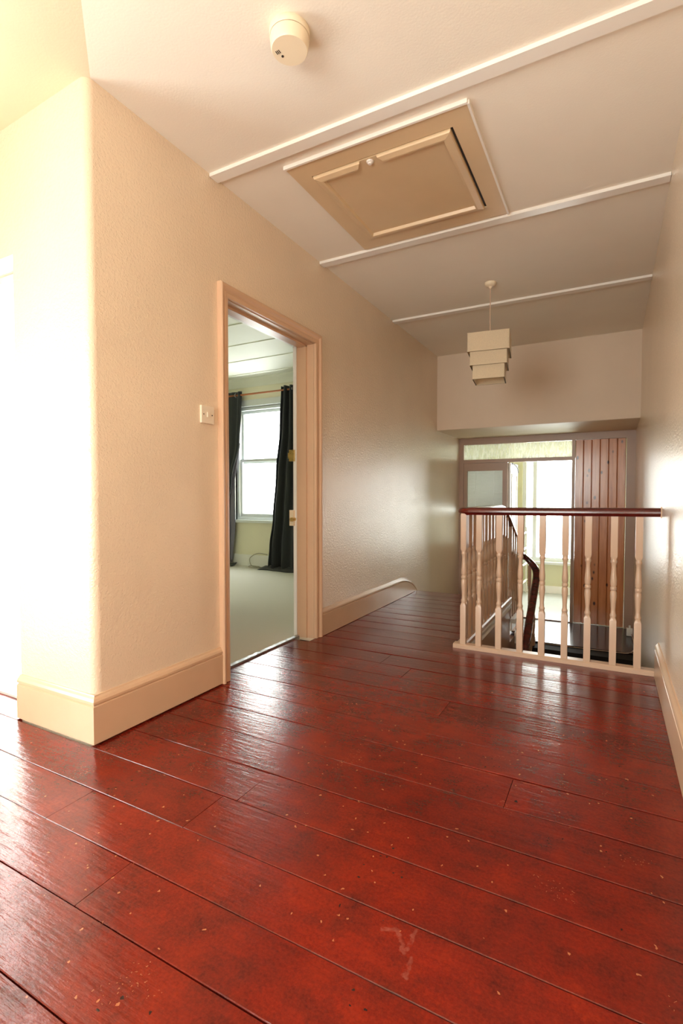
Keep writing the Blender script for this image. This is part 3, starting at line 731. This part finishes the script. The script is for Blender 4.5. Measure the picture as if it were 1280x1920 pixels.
o = link('baluster', baluster_mesh(LZ, 0.235, -0.38, 0.0), 'baluster', smooth=True); o.location = (XS+0.075, 5.885, 0); child(o, bal)

# partition: frame, transom, glazed side panel, door opening
part = struct(link('door_2', boxes((XL, XR, YP-0.02, YP+0.05, 1.685, 1.775), (XL, XL+0.055, YP-0.02, YP+0.05, LZ, 1.685), (-0.43, -0.395, YP-0.02, YP+0.05, LZ, 1.685),
      (0.152, XR, YP-0.02, YP+0.05, LZ, 1.685), (XL+0.055, -0.43, YP-0.02, YP+0.05, 1.44, 1.485), (-1.225, -1.19, YP-0.02, YP+0.05, LZ, 1.44)), 'taupe', bevel=0.004))
link('transom_pane', boxes((XL+0.05, -0.428, YP+0.012, YP+0.018, 1.48, 1.69)), 'obscure', part)
pn = link('side_panel', boxes((XL+0.056, XL+0.10, YP-0.008, YP+0.04, LZ, 1.438), (-1.255, -1.226, YP-0.008, YP+0.04, LZ, 1.438), (XL+0.10, -1.255, YP-0.008, YP+0.04, 1.335, 1.438),
      (XL+0.10, -1.255, YP-0.008, YP+0.04, 0.26, 0.345), (XL+0.10, -1.255, YP-0.008, YP+0.04, LZ, LZ+0.2), (XL+0.10, -1.255, YP+0.006, YP+0.03, LZ+0.2, 0.26)), 'taupe', part, bevel=0.004)
link('pane', boxes((XL+0.095, -1.25, YP+0.014, YP+0.018, 0.77, 1.34)), 'glass', pn)
link('pane', boxes((XL+0.095, -1.25, YP+0.014, YP+0.018, 0.34, 0.77)), 'frosted', pn)
link('glazing_bar', boxes((XL+0.10, -1.255, YP+0.002, YP+0.030, 0.755, 0.785)), 'trim', pn, bevel=0.003)
link('threshold', boxes((-1.19, -0.43, YP-0.03, YP+0.06, LZ-0.01, LZ+0.012)), 'taupe', part, bevel=0.004)
# pine boarded door
pd = empty('boarded_door', (-0.12, YP, LZ)); tag(pd, 'varnished knotty pine door of upright tongue-and-groove boards', 'door')
px = [-0.393 + 0.542*i/6 for i in range(7)]
for a, b in zip(px, px[1:]):
    bm = bmesh.new(); prism(bm, [(a+0.001, YP+0.03), (a+0.001, YP+0.004), (a+0.007, YP-0.003), (b-0.007, YP-0.003), (b-0.001, YP+0.004), (b-0.001, YP+0.03)], LZ+0.008, 1.683)
    child(link('plank', bm, 'pine'), pd)
child(link('backing', boxes((-0.392, 0.148, YP+0.031, YP+0.045, LZ+0.008, 1.683)), 'pine'), pd)

# venetian blind hung behind the side pane, its bottom rail pulled up at one end
vb = empty('venetian_blind', (-1.5, YP+0.09, 0.86)); tag(vb, 'pale venetian blind behind the glazed side panel, bottom rail hanging crooked', 'blind')
child(link('headrail', boxes((-1.76, -1.235, YP+0.07, YP+0.11, 1.345, 1.375)), 'blind', bevel=0.003), vb)
for k in range(25):
    zl = 1.335-0.0205*k; tt = max(0, (k-18)/6)
    dzr = 0.062*tt*0.9
    bm = bmesh.new()
    a = [bm.verts.new(p) for p in ((-1.755, YP+0.079, zl+0.0118), (-1.24, YP+0.079, zl+0.0118+dzr), (-1.24, YP+0.098, zl-0.0118+dzr), (-1.755, YP+0.098, zl-0.0118))]
    b = [bm.verts.new(v.co+Vector((0, 0.0008, 0.0012))) for v in a]
    bm.faces.new(a[::-1]); bm.faces.new(b)
    for i in range(4): bm.faces.new((a[i], a[(i+1) % 4], b[(i+1) % 4], b[i]))
    child(link('slat', bm, 'blind'), vb)
bm = bmesh.new(); prism(bm, [(-1.757, 0.815), (-1.757, 0.832), (-1.238, 0.892), (-1.238, 0.875)], YP+0.072, YP+0.106, 'y')
child(link('bottom_rail', bm, 'white', bevel=0.003), vb)
for x in (-1.62, -1.38):
    bm = bmesh.new(); sweep3(bm, circ(0.0018, 6), [(x, YP+0.075, 1.36), (x, YP+0.0751, 0.85)]); child(link('ladder_cord', bm, 'white'), vb)

# far room
FY = 8.70; FX0 = -2.75
bm = boxes((FX0, XR+0.15, YP+0.03, FY+0.15, LZ-0.2, LZ-0.002)); struct(link('floor_far_room', bm, 'vinyl'))
bm = boxes((FX0, -1.29, FY, FY+0.15, LZ, 2.0), (-0.1, XR+0.15, FY, FY+0.15, LZ, 2.0), (-1.29, -0.1, FY, FY+0.15, LZ, -0.06), (-1.29, -0.1, FY, FY+0.15, 1.66, 2.0))
struct(link('wall_far_room', bm, 'farwall'))
bm = boxes((FX0-0.1, FX0, YP+0.03, FY+0.15, LZ, 2.0)); struct(link('wall_far_room_left', bm, 'farwall'))
bm = boxes((XR, XR+0.15, YP+0.06, FY, LZ, 2.0)); struct(link('wall_far_room_right', bm, 'farwall'))
bm = boxes((FX0, XL-0.02, YP+0.03, YP+0.09, LZ, 2.0)); struct(link('wall_far_room_near', bm, 'farwall'))
bm = boxes((FX0-0.1, XR+0.15, YP+0.05, FY+0.15, 1.9, 2.02)); struct(link('ceiling_far_room', bm, 'bedceil'))
w4 = glazed('window_4', 'y', FY+0.10, -1.29, -0.1, -0.06, 1.66, [-1.10], [])
link('window_board', boxes((-1.32, -0.07, FY-0.06, FY+0.04, -0.10, -0.062)), 'upvc', w4, bevel=0.006)
bm = boxes((FX0, XR, FY-0.018, FY, LZ, LZ+0.12)); struct(link('baseboard_far', bm, 'white', bevel=0.003))
# open door leaf folded back into the far room
dl = empty('panel_door', (-1.175, YP+0.06, LZ)); tag(dl, 'white door standing open into the bright room beyond the landing', 'door')
child(link('leaf', boxes((-1.205, -1.165, YP+0.055, YP+0.62, LZ+0.01, 1.435)), 'white', bevel=0.004), dl)
for z0, z1 in ((LZ+0.2, 0.25), (0.45, 1.30)):
    child(link('panel_moulding', boxes((-1.165, -1.156, YP+0.13, YP+0.15, z0, z1), (-1.165, -1.156, YP+0.53, YP+0.55, z0, z1), (-1.165, -1.156, YP+0.15, YP+0.53, z0, z0+0.02), (-1.165, -1.156, YP+0.15, YP+0.53, z1-0.02, z1)), 'white', bevel=0.003), dl)
bm = bmesh.new(); sweep3(bm, [(-0.006, -0.009), (0.006, -0.009), (0.006, 0.009), (-0.006, 0.009)], smoothpath([(-1.15, YP+0.07, 1.425), (-1.142, YP+0.25, 1.415), (-1.142, YP+0.45, 1.385), (-1.15, YP+0.58, 1.33)], 5))
child(link('closer_arm', bm, 'slot', smooth=True), dl)
bm = bmesh.new(); sweep3(bm, circ(0.01, 8), smoothpath([(-1.165, YP+0.56, 0.42), (-1.12, YP+0.56, 0.42), (-1.112, YP+0.52, 0.42), (-1.112, YP+0.46, 0.42)], 4)); child(link('handle', bm, 'chrome', smooth=True), dl)
# hook on the yellow wall
hk = empty('coat_hook', (-1.42, FY-0.01, 1.35)); tag(hk, 'small white coat hook on the pale yellow wall beyond the open door', 'hook')
child(link('back_plate', boxes((-1.455, -1.385, FY-0.012, FY, 1.31, 1.335)), 'white', bevel=0.003), hk)
bm = bmesh.new(); sweep3(bm, circ(0.007, 8), smoothpath([(-1.42, FY-0.01, 1.33), (-1.42, FY-0.05, 1.33), (-1.42, FY-0.075, 1.37), (-1.42, FY-0.06, 1.42), (-1.42, FY-0.03, 1.46)], 5)); child(link('prong', bm, 'white', smooth=True), hk)
# white ladder rack against the wall beside the far window
tr = empty('towel_rack', (-1.22, 8.35, LZ)); tag(tr, 'white slatted rack standing beside the far room window', 'rack')
for y in (8.12, 8.58):
    bm = bmesh.new(); sweep3(bm, circ(0.011, 8), [(-1.20, y, LZ), (-1.2001, y, 0.50)]); child(link('post', bm, 'white', smooth=True), tr)
for z in (-0.35, -0.08, 0.17, 0.42):
    for dx in (0, 0.05):
        bm = bmesh.new(); sweep3(bm, circ(0.009, 8), [(-1.20+dx*0.4, 8.12, z), (-1.20+dx*0.4, 8.58, z)]); child(link('rung', bm, 'white', smooth=True), tr)
# junction box and cable
jb = empty('cable_box', (0.205, 6.45, LZ)); tag(jb, 'small white cable box in the corner of the lower landing', 'cable box')
child(link('box_body', boxes((0.175, 0.235, 6.42, 6.46, LZ+0.005, LZ+0.09)), 'white', bevel=0.006), jb)
child(link('box_lid', boxes((0.182, 0.228, 6.413, 6.42, LZ+0.012, LZ+0.05)), 'white', bevel=0.002), jb)
bm = bmesh.new(); sweep3(bm, circ(0.010, 10), [(0.205, 6.44, LZ+0.088), (0.206, 6.44, LZ+0.12)]); child(link('cable_gland', bm, 'white', smooth=True), jb)
pts = smoothpath([(0.225, 6.41, LZ+0.03), (0.235, 6.2, LZ+0.012), (0.232, 5.95, LZ+0.008), (0.215, 5.80, LZ+0.006), (0.16, 5.728, LZ-0.002), (0.0, 5.727, LZ-0.006), (-0.3, 5.727, LZ-0.01), (-0.62, 5.727, LZ-0.01)], 8)
bm = bmesh.new(); sweep3(bm, circ(0.0042, 8), pts)
tag(link('telephone_cable', bm, 'cord', smooth=True), 'thin pale cable running along the nosing of the dark lower landing', 'cable')

# ------------------------------------------------------------------ ceiling and wall fittings
# loft hatch
HX0, HX1, HY0, HY1 = -1.455, -0.550, 2.118, 3.040
hx0, hx1, hy0, hy1 = -1.362, -0.652, 2.232, 2.918
hatch = empty('loft_hatch', ((HX0+HX1)/2, (HY0+HY1)/2, CZ)); tag(hatch, 'cream panelled loft hatch framed in the ceiling between two battens', 'hatch')
z = CZ
child(link('hatch_frame', boxes((HX0, hx0-0.006, HY0, HY1, z-0.010, z+0.02), (hx1+0.013, HX1, HY0, HY1, z-0.010, z+0.02), (hx0-0.006, hx1+0.013, HY0, hy0-0.006, z-0.010, z+0.02), (hx0-0.006, hx1+0.013, hy1+0.006, HY1, z-0.010, z+0.02)), 'hatch', bevel=0.0025), hatch)
child(link('hatch_recess', boxes((hx0-0.006, hx1+0.013, hy0-0.006, hy1+0.006, z-0.001, z+0.004)), 'slot'), hatch)
child(link('edge_bead', boxes((HX0-0.004, HX1+0.004, HY0-0.012, HY0-0.001, z-0.018, z+0.01), (HX1+0.001, HX1+0.011, HY0-0.001, HY1, z-0.018, z+0.01)), 'batten', bevel=0.003), hatch)
pnl = child(link('hatch_panel', boxes((hx0, hx1, hy0, hy1, z-0.012, z-0.001)), 'hatch', bevel=0.002), hatch)
HM = [(0, 0), (0, 0.004), (0.004, 0.010), (0.030, 0.016), (0.040, 0.015), (0.044, 0.006), (0.046, 0)]
cxh = -1.055
# moulding round the panel, cut away on a slant either side of the ring catch
bm = bmesh.new()
miter_sweep(bm, HM, [(cxh+0.045, hy0), (hx1, hy0), (hx1, hy1), (hx0, hy1), (hx0, hy0), (cxh-0.045, hy0)], lambda x, y, h: (x, y, z-0.012-h))
for v in bm.verts:
    d = v.co.x-cxh
    if abs(d) < 0.06 and v.co.y < hy0+0.1: v.co.x += (1 if d > 0 else -1)*(v.co.y-hy0)*0.7
child(link('panel_moulding', bm, 'hatch'), hatch)
bm = bmesh.new(); lathe(bm, [(0, -0.014), (0.008, -0.014), (0.010, -0.008), (0.016, -0.006), (0.018, 0)], n=18); bmesh.ops.translate(bm, verts=bm.verts, vec=(cxh, hy0+0.026, z-0.012))
child(link('ring_catch', bm, 'batten', smooth=True), hatch)

# smoke detector
sd = empty('smoke_detector', (-1.02, 1.515, CZ)); tag(sd, 'round yellowed smoke detector on the ceiling near the pier', 'smoke detector')
def fit(bm, p): bmesh.ops.translate(bm, verts=bm.verts, vec=p); return bm
SDc = (-1.02, 1.515, CZ)
bm = bmesh.new(); lathe(bm, [(0, 0), (0.069, 0), (0.071, -0.003), (0.071, -0.021), (0.069, -0.024), (0, -0.024)], n=48); child(link('mounting_base', fit(bm, SDc), 'plastic', smooth=True), sd)
bm = bmesh.new(); lathe(bm, [(0, -0.0235), (0.066, -0.0235), (0.066, -0.0265), (0, -0.0265)], n=48); child(link('shadow_gap', fit(bm, SDc), 'slot', smooth=True), sd)
bm = bmesh.new(); lathe(bm, [(0, -0.026), (0.068, -0.026), (0.069, -0.036), (0.067, -0.050), (0.065, -0.064), (0.062, -0.069), (0, -0.069)], n=48); cov = child(link('cover', fit(bm, SDc), 'plastic', smooth=True), sd)
for k in range(3):
    child(link('vent_slot', fit(boxes((-0.046+0.006*k, -0.0435+0.006*k, -0.022, -0.008, -0.0702, -0.0685)), SDc), 'slot'), sd)
bm = bmesh.new(); lathe(bm, [(0, -0.0705), (0.0045, -0.0705), (0.0045, -0.0685)], n=12); bmesh.ops.translate(bm, verts=bm.verts, vec=(-0.034, 0.006, 0)); child(link('test_button', fit(bm, SDc), 'slot', smooth=True), sd)

# pendant lamp: rose, flex, three stepped square tiers
pl = empty('pendant_lamp', (-0.84, 3.98, CZ)); tag(pl, 'cream fabric pendant lamp of three stepped square tiers on a long flex', 'lamp')
PC = (-0.84, 3.98, 0)
bm = bmesh.new(); lathe(bm, [(0, CZ), (0.042, CZ), (0.042, CZ-0.012), (0.034, CZ-0.024), (0.014, CZ-0.030), (0.007, CZ-0.045), (0, CZ-0.045)], n=28); child(link('ceiling_rose', fit(bm, PC), 'plastic', smooth=True), pl)
bm = bmesh.new(); sweep3(bm, circ(0.0035, 8), [(0, 0, CZ-0.04), (0.0005, 0, 2.10)]); child(link('flex', fit(bm, PC), 'cord', smooth=True), pl)
bm = bmesh.new(); lathe(bm, [(0, 2.16), (0.012, 2.155), (0.020, 2.13), (0.020, 2.08), (0.024, 2.075), (0.024, 2.05), (0, 2.05)], n=18); child(link('lampholder', fit(bm, PC), 'plastic', smooth=True), pl)
Rz = Matrix.Rotation(math.radians(7), 3, 'Z')
def tier(hw, z0, z1, name):
    bm = bmesh.new(); t = 0.0025
    for s in (1, -1):
        box(bm, -hw, hw, s*hw-t, s*hw+t, z0, z1); box(bm, s*hw-t, s*hw+t, -hw+t, hw-t, z0, z1)
    bmesh.ops.rotate(bm, verts=bm.verts, matrix=Rz)
    o = child(link(name, fit(bm, PC), 'shade'), pl)
    bm = bmesh.new()
    for s in (1, -1):
        for zz in (z0, z1-0.005):
            box(bm, -hw-0.0035, hw+0.0035, s*hw-0.0038, s*hw+0.0038, zz, zz+0.005); box(bm, s*hw-0.0038, s*hw+0.0038, -hw+0.0038, hw-0.0038, zz, zz+0.005)
    box(bm, -0.0015, 0.0015, -hw-0.0035, -hw+0.001, z0, z1)
    bmesh.ops.rotate(bm, verts=bm.verts, matrix=Rz)
    e = link('edge_tape', fit(bm, PC), 'shade'); e.parent = o
    e.matrix_parent_inverse = Matrix.Identity(4)
    e.matrix_parent_inverse = o.matrix_parent_inverse.inverted() @ Matrix.Translation(Vector((0, 0, 0))) if False else Matrix.Identity(4)
    return o
tier(0.148, 2.085, 2.225, 'shade_tier')
tier(0.131, 1.985, 2.105, 'shade_tier')
tier(0.113, 1.885, 2.005, 'shade_tier')
for a, hw, zz in ((0, 0.146, 2.215), (90, 0.146, 2.215), (0, 0.129, 2.092), (90, 0.129, 2.092), (0, 0.111, 1.995), (90, 0.111, 1.995)):
    bm = boxes((-hw, hw, -0.0015, 0.0015, zz-0.0015, zz+0.0015)); bmesh.ops.rotate(bm, verts=bm.verts, matrix=Matrix.Rotation(math.radians(7+a), 3, 'Z'))
    child(link('spider_wire', fit(bm, PC), 'chrome'), pl)

# light switch beside the bedroom door
sw = empty('light_switch', (XL, 1.937, 1.41)); tag(sw, 'square ivory light switch on the wall beside the bedroom door', 'light switch')
child(link('switch_plate', boxes((XL-0.002, XL+0.012, 1.893, 1.981, 1.368, 1.456)), 'switchp', bevel=0.005, segs=3), sw)
child(link('rocker', boxes((XL+0.010, XL+0.0165, 1.930, 1.944, 1.400, 1.424)), 'switchp', bevel=0.003), sw)
for y in (1.907, 1.967):
    bm = bmesh.new(); sweep3(bm, circ(0.0035, 10), [(XL+0.010, y, 1.412), (XL+0.0128, y, 1.412)]); child(link('screw', bm, 'slot', smooth=True), sw)
